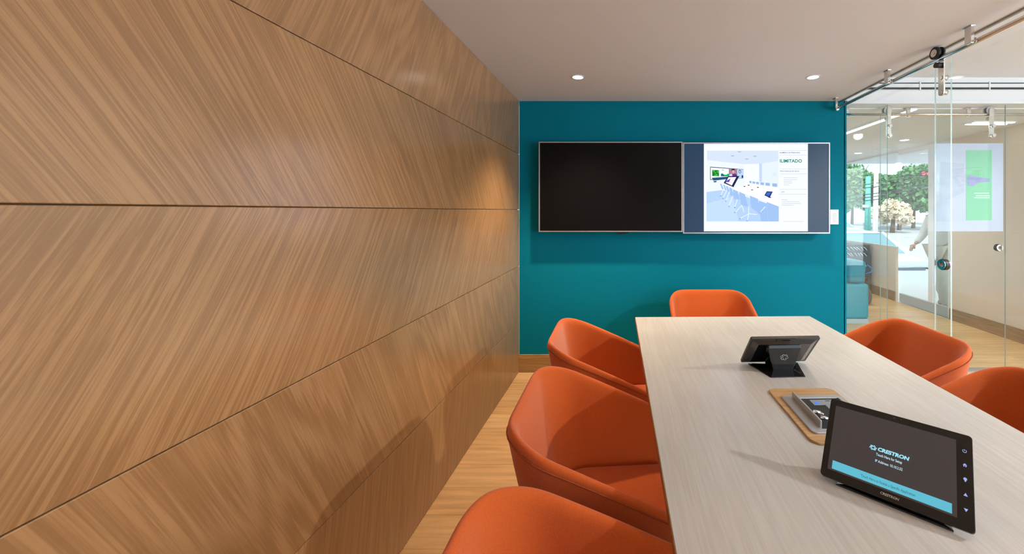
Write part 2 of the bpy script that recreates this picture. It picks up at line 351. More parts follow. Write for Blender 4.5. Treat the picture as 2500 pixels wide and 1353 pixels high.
def hanger(parent, c, ax, sg=1, rm='black'):
    """roller hanger on a rail. c: rail centre; ax 'y' rail along Y (door on +X side), 'x' rail along X (door on +Y side)"""
    def T(a, b, z): return (c[0] + b*sg, c[1] + a, z) if ax == 'y' else (c[0] + a, c[1] + b*sg, z)
    def bx(m, a0, a1, b0, b1, z0, z1):
        p, q = T(a0, b0, z0), T(a1, b1, z1); return m.box([min(*t) for t in zip(p, q)], [max(*t) for t in zip(p, q)])
    z = c[2]; nb = (1, 0, 0) if ax == 'y' else (0, 1, 0)
    pts = []
    for k in range(13):
        a = PI + PI * k / 12; pts.append((.021 * math.cos(a), z - .205 + .021 * math.sin(a)))
    for k in range(13):
        a = PI * k / 12; pts.append((.021 * math.cos(a), z + .035 + .021 * math.sin(a)))
    mb = MB(); mb.loft([[T(p[0], .013, p[1]) for p in pts], [T(p[0], .022, p[1]) for p in pts]], 0, False)
    h = mb.build('hanger_strap', M['steel'], parent)
    rl = MB()
    for b0, b1, r in ((-.030, -.016, .037), (-.016, .002, .025), (.002, .012, .037)):
        rl.tube([T(0, b0, z + .036), T(0, b1, z + .036)], r, 28)
    for b0, b1, r in ((-.022, .012, .016),): rl.tube([T(0, b0, z - .038), T(0, b1, z - .038)], r, 20)
    rl.build('roller', M[rm], h)
    hb = MB(); hb.tube([T(0, -.033, z + .036), T(0, -.029, z + .036)], .023, 24); hb.tube([T(0, -.036, z + .036), T(0, -.033, z + .036)], .009, 16)
    hb.build('roller_hub', M['steel'], h)
    for zz in (z - .115, z - .205):
        f = MB(); f.tube([T(0, .008, zz), T(0, .013, zz)], .013, 18); f.tube([T(0, .021, zz), T(0, .048, zz)], .016, 20)
        f.build('fixing', M['chrome'], h)
hanger(d1, (RX, 2.40, RZ), 'y')
def pull(parent, p, ax):
    n = (1, 0, 0) if ax == 'y' else (0, 1, 0); q = Vector(p); v = Vector(n)
    m = MB(); m.ring(q - v * .012, .017, .031, n, .036); m.ring(q + v*.002, 0.0005, .018, n, .006)
    h = m.build('door_pull', M['chrome'], parent)
    MB().ring(q - v * .006, .0305, .034, n, .024).build('gasket', M['black'], h)
pull(d1, (XG + .006, 2.409, 1.154), 'y')
def rail(name, x, z, y0, y1, ys, label):
    r = empty(name, (x, (y0 + y1) / 2, z), 0, label, 'door rail')
    MB().tube([(x, y0, z), (x, y1, z)], .0135, 20).build('rail_tube', M['steel'], r)
    for y in ys:
        b = MB().box((x - .052, y - .020, z - .018), (x - .032, y + .020, ZC - .004)).box((x - .056, y - .026, ZC - .005), (x - .028, y + .026, ZC)).build('bracket', M['steel'], r, bevel=.003)
        MB().tube([(x - .034, y, z), (x - .004, y, z)], .008, 14).tube([(x - .017, y, z), (x - .012, y, z)], .017, 20).build('standoff', M['chrome'], b)
    MB().tube([(x, y1, z), (x, y1 + .008, z)], .022, 20).build('end_stop', M['chrome'], r)
rail('door_rail', RX, RZ, 1.2, 3.55, (2.14, 2.81, 3.50), 'steel sliding-door rail under the meeting room ceiling edge')
# second partition, across the view
Y2 = 3.600; Z2 = 2.395
w3 = empty('window_3', (2.2, Y2, 0), 0, 'narrow fixed glass panel beside the end of the teal wall', 'glass panel', kind='structure')
m_ = MB().box((2.05, Y2, .01), (2.43, Y2 + .01, 2.467)); m_.m[3] = 1; m_.build('window_pane', [M['glass'], M['gedge']], w3)
w4 = empty('window_4', (4.0, Y2, 0), 0, 'fixed glass panel beside the second sliding door', 'glass panel', kind='structure')
m_ = MB().box((3.521, Y2, .01), (4.46, Y2 + .01, 2.467)); m_.m[5] = 1; m_.build('window_pane', [M['glass'], M['gedge']], w4)
tag(MB().box((2.05, 3.585, 0), (4.46, 3.66, .012)).build('trim_2', M['alu']), 'bright metal floor track of the second glass partition', 'floor track', kind='structure')
YG = 3.630
d3 = empty('door_3', (2.97, YG, 0), 0, 'second glass sliding door closing the lobby', 'sliding door', kind='structure')
m_ = MB().box((2.385, YG, .015), (3.551, YG + .01, 2.375)); m_.m[3] = 1; m_.m[5] = 1
m_.build('door_pane', [M['glass'], M['gedge']], d3)
YR = YG + .037
for px in (2173, 2425): hanger(d3, ((px - CX) * YG / F, YR, Z2), 'x', -1, 'grey')
pull(d3, ((2440 - CX) * YG / F, YG + .005, EYE - 90 * YG / F), 'x')
r2 = empty('door_rail', (3.2, YR, Z2), 0, 'thin steel rail across the second glass partition', 'door rail')
MB().tube([(2.05, YR, Z2), (4.5, YR, Z2)], .0125, 16).build('rail_tube', M['steel'], r2)
for px in (2074, 2226, 2375, 2640):
    x = (px - CX) * YR / F
    b = MB().box((x - .018, YR + .037, Z2 - .016), (x + .018, YR + .055, 2.474)).build('bracket', M['steel'], r2, bevel=.003)
    MB().tube([(x, YR + .038, Z2), (x, YR, Z2)], .008, 12).build('standoff', M['chrome'], b)

# ------------------------------------------------------------------ ceiling lights
def downlight(x, y, z, r, label, energy, col=LAMP_C, group=None, cone=98):
    t = empty('downlight', (x, y, z), 0, label, 'ceiling light', group)
    MB().ring((x, y, z - .004), r, r + .010, (0, 0, 1), .005).build('trim_ring', M['white'], t)
    MB().disc((x, y, z - .0025), r, (0, 0, 1)).build('diffuser', M['lamp'], t)
    light('downlight_beam', 'SPOT', (x, y, z - .02), (0, 0, 0), energy, col, spot_size=R(cone), spot_blend=1.0, shadow_soft_size=.035)
YD = 2.946
downlight(-.357, YD, ZC, .040, 'small round downlight above the left screen', LAMP_W)
downlight(1.424, YD, ZC, .040, 'small round downlight above the right screen', LAMP_W * .6, (1, .80, .60))
for x in (-.357, 1.424):
    for y in (1.25, -.45):
        light('downlight_beam', 'SPOT', (x, y, ZC - .02), (0, 0, 0), LAMP_W * .08, LAMP_C, spot_size=R(100), spot_blend=1.0, shadow_soft_size=.035)
light('corridor_beam', 'SPOT', (3.75, .95, 2.69), (0, 0, 0), 330, (1, .97, .94), spot_size=R(164), spot_blend=.3, shadow_soft_size=.06)
downlight(3.96, 6.61, 2.467, .055, 'lobby downlight nearest the teal wall end', LOBBY_W, (1, .9, .8))
downlight(3.867, 5.387, 2.467, .055, 'lobby downlight above the street door', LOBBY_W, (1, .9, .8))
downlight(5.6, 7.97, 2.467, .055, 'canopy downlight just above the street trees', LOBBY_W, (1, .9, .8))
sl = empty('strip_light', (2.75, 5.0, 2.46), 0, 'long linear ceiling light slanting behind the teal wall edge', 'strip light')
MB().box((2.715, 3.70, 2.452), (2.785, 6.6, 2.467)).build('housing', M['white'], sl)
MB().box((2.722, 3.705, 2.448), (2.778, 6.595, 2.453)).build('diffuser', M['strip'], sl)
pl = empty('panel_light', (4.03, 4.31, 2.46), 0, 'short ceiling light beside the second door hanger', 'ceiling light')
MB().box((3.80, 4.24, 2.455), (4.28, 4.40, 2.467)).build('housing', M['white'], pl)
for y in (4.265, 4.355): MB().box((3.82, y - .018, 2.450), (4.26, y + .018, 2.456)).build('tube_diffuser', M['strip'], pl)
vt = empty('ceiling_vent', (4.1, 6.2, 2.467), 0, 'round white air vent in the lobby ceiling', 'air vent')
MB().ring((4.1, 6.2, 2.455), .06, .11, (0, 0, 1), .012).ring((4.1, 6.2, 2.46), .001, .05, (0, 0, 1), .006).build('vent_ring', M['white'], vt)

# ------------------------------------------------------------------ meeting table
AT = .021
tb = empty('meeting_table', (.69, 2.747, 0), AT, 'long pale bleached-oak meeting table', 'table')
TW, TL = 1.24, 2.55
MB().box((-TW/2 + .002, -TL + .002, .712), (TW/2 - .002, -.002, .74)).build('tabletop', M['table'], tb, True, bevel=.0015)
eb = MB()
for lo, hi in (((-TW/2, -TL, .7115), (-TW/2 + .002, 0, .7385)), ((TW/2 - .002, -TL, .7115), (TW/2, 0, .7385)), ((-TW/2, -.002, .7115), (TW/2, 0, .7385)), ((-TW/2, -TL, .7115), (TW/2, -TL + .002, .7385))): eb.box(lo, hi)
eb.build('edge_band', M['edge'], tb, True)
for sx in (-1, 1):
    for y in (-.25, -TL + .25):
        MB().box((sx*.42 - .035, y - .035, 0), (sx*.42 + .035, y + .035, .712)).build('leg', M['legmetal'], tb, True, bevel=.004)
MB().box((-.42, -TL + .25 - .02, .65), (.42, -TL + .29, .71)).box((-.42, -.29, .65), (.42, -.23, .71)).box((-.03, -TL + .27, .655), (.03, -.26, .705)).build('underframe', M['legmetal'], tb, True)

# ------------------------------------------------------------------ tub chairs
def u_path(n=56, hw=.330, depth=.575, rc=.172):
    pts = []                                        # front of the left arm, round the back, to the front of the right arm
    sl = .03                                        # arms open slightly towards the front
    straight = depth - rc; arc = rc * PI / 2; back = 2 * (hw - rc); tot = 2 * straight + 2 * arc + back
    for k in range(n + 1):
        d = tot * k / n
        if d < straight: p = (depth - d, hw + sl * (straight - d) / straight); nn = (0, 1)
        elif d < straight + arc:
            a = (d - straight) / rc; p = (rc - rc * math.sin(a), hw - rc + rc * math.cos(a)); nn = (-math.sin(a), math.cos(a))
        elif d < straight + arc + back: p = (0, hw - rc - (d - straight - arc)); nn = (-1, 0)
        elif d < straight + 2 * arc + back:
            a = (d - straight - arc - back) / rc; p = (rc - rc * math.cos(a), -(hw - rc) - rc * math.sin(a)); nn = (-math.cos(a), -math.sin(a))
        else:
            e = d - straight - 2 * arc - back; p = (rc + e, -hw - sl * e / straight); nn = (0, -1)
        pts.append((Vector((*p, 0)), Vector((*nn, 0))))
    return pts
def rim_z(x):
    t = max(0.0, x - .015)
    return .803 - .445 * t * (t / (t + .02)) - (max(0, x - .50) ** 2) * 6
def shell_pt(p, n, f, off):
    """f 0 at the rim, 1 at the underside; the tub narrows downwards"""
    zt = rim_z(p.x); z = zt + (.285 - zt) * f
    g = (z - .285) / .515; g = max(0, min(1, g))
    k = .76 + .24 * g ** .75; bx = .11 * (1 - g ** .85)
    q = Vector((p.x + bx * max(0, 1 - p.x / .5), p.y * k, z))
    return q + n * off
def make_chair():
    t = empty('tub_chair', (0, 0, 0), 0, 'x', 'chair', 'orange tub chairs around the table')
    up = u_path(); T = .036
    prof = [(T/2, 1.0), (T/2, .82), (T/2, .6), (T/2, .4), (T/2, .22), (T/2, .10), (T*.46, .05), (T*.30, .012), (0, -.002), (-T*.30, .012), (-T*.46, .05), (-T/2, .10), (-T/2, .22), (-T/2, .4), (-T/2, .6), (-T/2, .82), (-T/2, 1.0)]
    m = MB(); rings = []
    for p, n in up: rings.append([shell_pt(p, n, f, o) for o, f in prof])
    first = [v + Vector((.014, 0, 0)) if 3 < i < 13 else v for i, v in enumerate(rings[0])]
    m.loft(rings, 0, True, True, False)
    ids0 = list(range(len(prof))); base = (len(rings) - 1) * len(prof)
    n_ = len(prof)
    for off, rev in ((0, True), (base, False)):
        for k in range(n_ // 2):
            q = [off + k, off + k + 1, off + n_ - 2 - k, off + n_ - 1 - k] if k < n_//2 - 1 else [off + k, off + k + 1, off + n_ - 1 - k]
            m.face(q[::-1] if not rev else q, 0, True)
    sh = m.build('shell', M['fabric'], t, True, subsurf=1)
    sm = MB(); path = [shell_pt(p, n, .062, T/2 + .0003) for p, n in up]
    sm.tube(path, .0022, 6).build('seam', M['seam'], sh, True)
    # underside pan
    def outline(f, off, fx):
        o = [shell_pt(p, n, f, off) for p, n in up[2:-2]]
        return o
    pan = MB(); lo = [Vector((q.x, q.y, .275)) for q in outline(1, -.03, 0)]; hi = [Vector((q.x, q.y, .32)) for q in outline(.95, -.01, 0)]
    pan.loft([lo, hi], 0, False); pan.build('seat_base', M['fabric'], t, True)
    # cushion
    c = MB(); rings = []
    for (ins, z) in ((.05, .30), (.02, .308), (.012, .335), (.016, .358), (.035, .371), (.09, .378)):
        ring = []
        for p, n in up[1:-1]:
            q = shell_pt(p, n, .84, -T/2 - ins + .008); ring.append(Vector((min(q.x, .60 - ins), q.y, z)))
        yl, yr = ring[0].y, ring[-1].y
        for k in range(1, 8):
            a = k / 8; ring.append(Vector((.585 - ins + .035 * math.sin(PI * a), yr + (yl - yr) * a, z)))
        rings.append(ring)
    c.loft(rings, 0, True); c.build('seat_cushion', M['fabric'], t, True)
    for sx, sy in ((.13, .19), (.13, -.19), (.47, .2), (.47, -.2)):
        ox = -.03 if sx < .3 else .03; oy = .04 * (1 if sy > 0 else -1)
        MB().tube([(sx + ox, sy + oy, 0), (sx, sy, .28)], [.011, .017], 12).build('leg', M['oak_leg'], t, True)
    return t
ch0 = make_chair()
seats = [(-.405, 2.245, 0, 'orange tub chair on the wood-wall side, closest to the teal wall'),
         (-.380, 1.462, 0, 'orange tub chair on the wood-wall side, whole shell visible between two others'),
         (-.358, .695, 0, 'orange tub chair on the wood-wall side at the bottom edge of the picture'),
         (1.775, 2.235, PI, 'orange tub chair in front of the glass door, across from the far touch panel'),
         (1.765, 1.46, PI, 'orange tub chair cut by the right edge of the picture'),
         (.705, 3.385, -PI/2, 'orange tub chair at the table head under the screens')]
for i, (x, y, rz, lab) in enumerate(seats):
    o = ch0 if i == 0 else copy_tree(ch0)
    o.location = (x, y, 0); o.rotation_euler = (0, 0, rz + (.02 if rz != -PI/2 else 0)); o['label'] = lab

# ------------------------------------------------------------------ wall screens
YS = 3.460; PXM = YS / F
def sp(px, py, d=0): p = P(px, py, YS); return Vector((p.x, YS - d, p.z))
def tv(px0, py0, px1, py1, label, glass_m='screen_off'):
    a, b = sp(px0, py1), sp(px1, py0)
    t = empty('wall_screen', ((a.x + b.x) / 2, YF, a.z), 0, label, 'screen', 'two wall screens side by side')
    e = .010
    MB().box((a.x + e, YS + .012, a.z + e), (b.x - e, YS + .075, b.z - e)).build('housing', M['satin'], t)
    fr = MB()
    for lo, hi in (((a.x, YS, a.z), (b.x, YS + .03, a.z + e)), ((a.x, YS, b.z - e), (b.x, YS + .03, b.z)), ((a.x, YS, a.z + e), (a.x + e, YS + .03, b.z - e)), ((b.x - e, YS, a.z + e), (b.x, YS + .03, b.z - e))): fr.box(lo, hi)
    fr.build('bezel', M['alu'], t, bevel=.001)
    MB().box((a.x + e, YS + .004, a.z + e), (b.x - e, YS + .013, b.z - e)).build('display_glass', M[glass_m], t)
    MB().box(((a.x + b.x)/2 - .2, YS + .075, (a.z + b.z)/2 - .15), ((a.x + b.x)/2 + .2, YF, (a.z + b.z)/2 + .15)).build('wall_mount', M['black'], t)
    return t
tvl = tv(1315, 346, 1666.5, 566.5, 'black switched-off wall screen nearer the wood wall')
tvr = tv(1667.5, 348, 2026.5, 570.5, 'lit wall screen showing a slide with ILIMITADO heading', 'screen_on')
cb = MB()
for k in range(5):
    x0 = random.uniform(1500, 1516); pts = [sp(x0 + a * 24, 563 + 7 * math.sin(PI * a) * random.uniform(.6, 1.2) + 2, -.05 - .01 * k) for a in (0, .25, .5, .75, 1)]
    cb.tube(pts, .005, 6)
tag(cb.build('cable_bundle', M['black']), 'black cable loop hanging below the black screen', 'cable')
def EM(c, s=1.0):
    k = 'e%.3f_%.3f_%.3f_%.2f' % (*c, s)
    if k not in M: M[k] = emis('slide_colour', c, s)
    return M[k]
TVS = 1.08
sd = MB(); s_m = []
def su(u, v, d): return sp(1700 + u / 5.411, 340 + v / 5.411, -.004 + d)
dd = [.0006]
def shape(mb, mats, pts, col, lift=.0003):
    dd[0] += lift
    c = EM(tuple(x ** 1.1 for x in col), TVS)
    if c not in mats: mats.append(c)
    mb.poly([su(u, v, dd[0]) for u, v in pts], mats.index(c))
def rc(x0, y0, x1, y1): return [(x0, y1), (x1, y1), (x1, y0), (x0, y0)]
shape(sd, s_m, rc(101, 60, 1476, 1218), (.91, .96, 1.05))
slide = sd.build('slide', s_m, tvr)
ph = MB(); p_m = []
def q(pts, col): shape(ph, p_m, pts[::-1], col, .00012)
q([(140,150),(1087,150),(1087,1087),(140,1087)], (.80,.88,1.0))
q([(140,150),(1087,150),(1087,285),(830,325),(640,330),(140,275)], (.70,.79,.97))
q([(140,275),(640,330),(640,620),(335,672),(135,697)], (.86,.91,1.0))
q([(640,330),(830,325),(830,600),(640,620)], (.90,.94,1.0))
q([(135,697),(335,672),(480,690),(760,800),(1087,1000),(1087,1087),(135,1087)], (.50,.68,.95))
q([(135,850),(480,760),(560,1087),(135,1087)], (.58,.75,.97))
q([(500,640),(700,598),(1087,635),(1087,890),(900,815),(480,665)], (.95,.97,1.0))
q([(832,320),(868,320),(868,560),(832,560)], (.60,.70,.92))
q([(1010,440),(1062,440),(1062,490),(1010,490)], (.74,.84,.97))
for (x, y) in ((570,166),(478,220),(775,225),(667,262)):
    q([(x-27,y-5),(x+15,y-7),(x+27,y+3),(x-10,y+7)], (.42,.50,.66))
q([(183,363),(622,396),(622,517),(183,537)], (.02,.04,.10))
q([(190,372),(431,390),(431,521),(190,528)], (.93,.96,1.0))
q([(210,404),(300,409),(300,491),(210,487)], (.01,.26,.03))
for pts in ([(210,404),(250,406),(232,440)], [(262,430),(298,412),(298,450)], [(225,487),(270,455),(290,490)], [(240,425),(262,440),(248,462)]): q(pts, (.10,.55,.08))
q([(325,491),(325,462),(348,452),(370,468),(398,470),(418,452),(431,462),(431,491)], (.0,.55,.10))
q([(325,491),(325,456),(342,452),(368,474),(368,491)], (.03,.16,.26))
q([(338,402),(366,404),(366,411),(338,410)], (.05,.5,.3))
q([(434,386),(536,394),(536,519),(434,522)], (.42,.26,.36))
q([(434,470),(470,455),(480,520),(434,522)], (.75,.72,.85))
q([(505,450),(536,470),(536,519),(510,520)], (.10,.08,.14))
q([(468,392),(505,392),(512,420),(462,420)], (.05,.02,.05))
q([(470,410),(506,410),(504,440),(488,455),(474,440)], (.80,.42,.36))
q([(474,458),(506,458),(508,520),(478,520)], (.30,.02,.42))
q([(538,394),(620,400),(620,514),(538,518)], (.52,.70,.95))
q([(560,404),(588,406),(592,440),(575,455),(558,440)], (.12,.22,.45))
q([(565,418),(584,418),(582,442),(568,442)], (.78,.62,.62))
q([(598,478),(618,476),(618,512),(598,512)], (.02,.05,.16))
q([(203,510),(432,494),(405,528),(225,548)], (.03,.11,.24))
q([(225,556),(270,550),(262,568),(232,570)], (.03,.06,.18))
q([(420,488),(568,486),(490,634),(360,578)], (.02,.03,.10))
q([(424,502),(528,500),(468,612),(386,572)], (.92,.90,1.0))
q([(404,545),(452,520),(432,568),(388,566)], (.20,.08,.50))
for (x0,y0,x1,y1) in ((698,550,730,583),(740,557,778,590),(787,562,827,597),(845,568,893,608),(912,575,970,617),(1002,583,1067,630)):
    q([(x0,y0),(x1,y0+5),(x1-2,y1),(x0+2,y1-6)], (.36,.52,.84))
for (x,y) in ((735,670),(812,637),(635,625),(690,608)): q([(x-16,y-4),(x+8,y-6),(x+16,y+3),(x-6,y+6)], (.02,.05,.10))
q([(930,688),(1008,692),(968,774),(897,742)], (.03,.06,.24))
q([(936,700),(985,702),(960,750),(915,735)], (.08,.16,.55))
q([(940,768),(996,762),(975,778)], (.04,.07,.2))
for pts in ([(310,585),(332,592),(362,660),(338,660)], [(352,600),(374,606),(402,676),(378,672)], [(388,618),(412,622),(440,690),(412,690)], [(432,634),(470,652),(492,752),(447,742)],
            [(482,660),(548,690),(572,800),(497,790)], [(562,692),(640,728),(682,892),(592,872)], [(705,745),(812,790),(846,1000),(722,900)], [(820,810),(930,850),(945,1087),(850,1087)], [(928,828),(1087,890),(1087,1087),(950,1087)]):
    q(pts, (.40,.58,.90))
for a, b in (((360,660),(320,745)), ((400,676),(352,782)), ((440,690),(388,815)), ((480,750),(428,885)), ((540,795),(505,900)), ((600,870),(520,962)), ((690,890),(690,985)), ((690,985),(575,1048)), ((690,985),(672,1075)), ((690,985),(800,995)), ((600,880),(628,960)), ((845,960),(908,890))):
    d = (Vector(b) - Vector(a)).normalized(); n = Vector((-d.y, d.x)) * 5
    q([(a[0]+n.x,a[1]+n.y),(b[0]+n.x,b[1]+n.y),(b[0]-n.x,b[1]-n.y),(a[0]-n.x,a[1]-n.y)], (.82,.90,1.0))
for (x, y) in ((320,748),(352,785),(388,818),(430,888),(505,902),(505,968),(572,1050),(668,1078)): q([(x-9,y-8),(x+9,y-8),(x+9,y+8),(x-9,y+8)], (.30,.45,.75))
ph.build('slide_photo', p_m, slide)
def rule(x0, v, x1, h, col):
    m = MB(); l = []; shape(m, l, rc(x0, v - h, x1, v + h), col, 0); m.build('slide_line', l, slide)
for v, a, b in ((151,1100,1458),(212,1096,1455),(395,1098,1458),(459,1100,1456),(662,1090,1450),(727,1090,1450),(1087,1145,1408)): rule(a, v, b, 2, (.50,.55,.62))
for v, a, b in ((511,1148,1330),(535,1148,1334),(558,1148,1262),(580,1148,1262),(604,1148,1226),(826,1122,1356),(850,1122,1378),(873,1122,1276)): rule(a, v, b, 3.4, (.60,.66,.74))
rule(1122, 801, 1202, 4, (.55,.72,.70))
def stext(u, v, wd, ht, body, col, bold=0.0):
    o = su(u, v, .0062)
    T = Matrix.Translation(o) @ Matrix.Rotation(PI / 2, 4, 'X')
    return text('slide_text', body, EM(col, TVS), slide, T, wd / 5.411 * PXM, ht / 5.411 * PXM, bold=bold)
stext(1100, 187, 268, 19, 'NUMERO DE PERSONAS', (.08,.14,.26), .012)
stext(1102, 308, 292, 44, 'ILIMITADO', (.0,.22,.14), .022)
stext(1100, 431, 258, 17, 'TIPOS IDEALES DE SALAS', (.10,.18,.28), .01)
stext(1122, 706, 44, 17, 'KITS', (.18,.24,.32), .01)
# control keypad
kp = empty('wall_keypad', (2.0, YF, 1.4), 0, 'small white keypad plate on the teal wall beside the lit screen', 'keypad')
a, b = P(2025, 548, YF), P(2045.5, 512, YF)
MB().box((a.x, YF - .014, a.z), (b.x, YF, b.z)).build('plate', pbr('keypad_white', (.80, .80, .84), .4, noise=.02), kp, bevel=.002)
for k in range(7):
    z = b.z - .038 - k * .0117
    MB().box((a.x + .026, YF - .0165, z - .0035), (a.x + .056, YF - .0135, z + .0035)).build('button', pbr('keypad_grey', (.52, .52, .56), .4, noise=.03) if 'kpg' not in M else M['kpg'], kp)

# ------------------------------------------------------------------ touch panels on the table
def touch_panel(loc, rz, label, lit):
    t = empty('touch_panel', loc, rz, label, 'touch panel')
    W, H, tilt = .321, .211, .715
    A = Matrix.Translation((0, 0, .017)) @ Matrix.Rotation(PI / 2 - tilt, 4, 'X')     # screen plane: x right, y up the glass, z towards the viewer
    def mb(): m = MB(); m.M = A; return m
    def sc(pts, z0, z1, m, mat=0): return m.loft([[(x, y, z0) for x, y in pts], [(x, y, z1) for x, y in pts]], mat, False)
    body = sc(rrect(0, H/2, W, H, .008), -.012, 0, mb()); body.build('screen_body', M['satin'], t, True, bevel=.0012)
    bk = mb(); bk.loft([[(x, y, -.012) for x, y in rrect(0, H/2, W - .02, H - .02, .006)], [(x, y, -.024) for x, y in rrect(0, H/2, W - .075, H - .06, .006)]], 0, False)
    bk.box((-.045, H - .016, -.016), (.045, H - .004, -.011)); bk.build('rear_housing', M['gloss'], t, True, bevel=.001)
    gl = sc(rrect(0, H/2, W - .003, H - .003, .007), 0, .0012, mb()); gl.build('cover_glass', pbr('cover_glass_black', (.012, .011, .011), .12, spec=.45, noise=.03), t, True)
    def uv(u, v): return (-W/2 + u * W, v * H)
    dm = mb(); x0, y0 = uv(.050, .095); x1, y1 = uv(.9015, .912)
    dm.box((x0, y0, .0013), (x1, y1, .0016)); dsp = dm.build('display', pbr('lit_display_grey', (.02, .018, .018), .12, emit=(.036, .031, .032), estr=1.0, noise=.01) if lit else M['screen_off'], t, True)
    # foot: a low wide wedge, and a neck that carries the screen
    ft = MB(); z = .006
    b0 = [(-.123, .006), (.123, .006), (.079, .167), (-.079, .167)]; b1 = [(-.050, .040), (.050, .040), (.046, .118), (-.046, .118)]
    ft.loft([[(x, y, 0) for x, y in b0], [(x, y, .0035) for x, y in b0], [(x, y, .013) for x, y in b1]], 0, False); ft.build('foot', M['gloss'], t, True, bevel=.0008)
    nk = MB()
    lo = [(-.050, .034), (.050, .034), (.046, .116), (-.046, .116)]; mid = [(-.068, .066), (.068, .066), (.062, .124), (-.062, .124)]; hi = [(-.082, .112), (.082, .112), (.076, .136), (-.076, .136)]; top = [(-.078, .122), (.078, .122), (.072, .134), (-.072, .134)]
    nk.loft([[(x, y, .010) for x, y in lo], [(x, y, .062) for x, y in mid], [(x, y, .120) for x, y in hi], [(x, y, .134) for x, y in top]], 0, False)
    neck = nk.build('neck', M['gloss'], t, True, bevel=.002)
    em = MB()                                           # interlaced ring emblem on the neck
    nrm = Vector((0, .98, -.20)).normalized(); c0 = Vector((0, .1268, .076)) + nrm * .001
    ux = Vector((1, 0, 0)); uy = nrm.cross(ux)
    for k in range(6):
        a0 = 2 * PI * k / 6; prev = None
        pts = []
        for j in range(9):
            a = a0 + 1.5 * j / 8; r = .005 + .0065 * math.sin(PI * j / 8) + .004 * j / 8
            pts.append(c0 + ux * math.cos(a) * r * 1.35 + uy * math.sin(a) * r)
        em.tube(pts, .0011, 5)
    em.build('emblem', pbr('emblem_silver', (.45, .5, .54), .3, .6, noise=.03), neck, True)
    if lit:
        Wm = wm(t) @ A
        def tx(name, par, u, v, wd, ht, body_, m, align='LEFT', bold=0., shear=0.):
            x, y = uv(u, v); return text(name, body_, m, par, Wm @ Matrix.Translation((x, y, .0022)), wd * W, ht * H, align, bold, shear)
        cy = emis('lettering_cyan', (.36, .80, .95), 1.0); wh = emis('lettering_white', (.60, .84, .95), 1.0); bar = emis('button_cyan', (.13, .52, .66), 1.0)
        m = mb(); (xa, ya), (xb, yb) = uv(.082, .115), uv(.873, .214); m.box((xa, ya, .0016), (xb, yb, .0019)); bb = m.build('screen_button', bar, dsp, True)
        tx('button_text', bb, .296, .146, .361, .030, 'Touch Here to Enable a Specific Application', emis('button_ink', (.03, .14, .20), 1), 'LEFT', .005)
        tx('logo_text', dsp, .397, .506, .215, .042, 'CRESTRON', cy, 'LEFT', .05, .18)
        tx('screen_text', dsp, .387, .445, .178, .032, 'Touch Here for Setup', wh, 'LEFT', .012)
        tx('screen_text', dsp, .385, .370, .185, .030, 'IP Address: 10.10.2.52', wh, 'LEFT', .012)
        tx('brand_text', t, .436, .040, .122, .026, 'CRESTRON', pbr('print_silver', (.5, .47, .45), .4, noise=.02), 'LEFT', .03, .15)
        lg = mb(); cx_, cy_ = uv(.363, .523)
        for k in range(6):
            pts = []
            for j in range(9):
                a = 2 * PI * k / 6 + 1.4 * j / 8; r = .0022 + .0042 * j / 8 * (1.1 - .2 * j / 8)
                pts.append((cx_ + 1.35 * r * math.cos(a), cy_ + r * math.sin(a), .0022))
            lg.tube(pts, .0010, 5)
        lg.build('logo_swirl', cy, dsp, True)
        ic = emis('icon_blue', (.42, .50, .95), .9)
        m1 = mb(); x, y = uv(.951, .81)
        m1.tube([(x + .0036 * math.cos(a), y + .0036 * math.sin(a), .0018) for a in np.linspace(R(130), R(410), 16)], .0006, 5); m1.tube([(x, y, .0018), (x, y + .0042, .0018)], .0006, 5); m1.build('power_icon', ic, t, True)
        m2 = mb(); x, y = uv(.951, .656); m2.poly([(x - .0042, y, .0018), (x, y + .0042, .0018), (x + .0042, y, .0018)][::-1]); m2.box((x - .0029, y - .0036, .0016), (x - .0008, y + .001, .0018)); m2.box((x + .0008, y - .0036, .0016), (x + .0029, y + .001, .0018)); m2.build('home_icon', ic, t, True)
        m3 = mb(); x, y = uv(.951, .505); m3.disc((x, y + .001, .0018), .0035, (0, 0, 1), 14); m3.box((x - .0014, y - .0048, .0016), (x + .0014, y - .002, .0018)); m3.build('light_icon', ic, t, True)
        m4 = mb(); x, y = uv(.951, .351); m4.poly([(x - .004, y - .003, .0018), (x + .004, y - .003, .0018), (x, y + .0038, .0018)]); m4.build('up_icon', ic, t, True)
        m5 = mb(); x, y = uv(.951, .20); m5.poly([(x - .004, y + .003, .0018), (x, y - .0038, .0018), (x + .004, y + .003, .0018)]); m5.build('down_icon', ic, t, True)
        cm = mb(); x, y = uv(.495, .962); cm.disc((x, y, .0016), .0028, (0, 0, 1), 16); x, y = uv(.543, .964); cm.disc((x, y, .0016), .0012, (0, 0, 1), 10); cm.build('camera_lens', pbr('lens_grey', (.06, .055, .05), .2, noise=.05), t, True)
    return t
touch_panel((.664, .976, .74), -.687, 'touch panel facing the viewer with cyan setup message on its lit screen', True)
touch_panel((.722, 1.908, .74), PI + .049, 'touch panel seen from behind on the far half of the table', False)

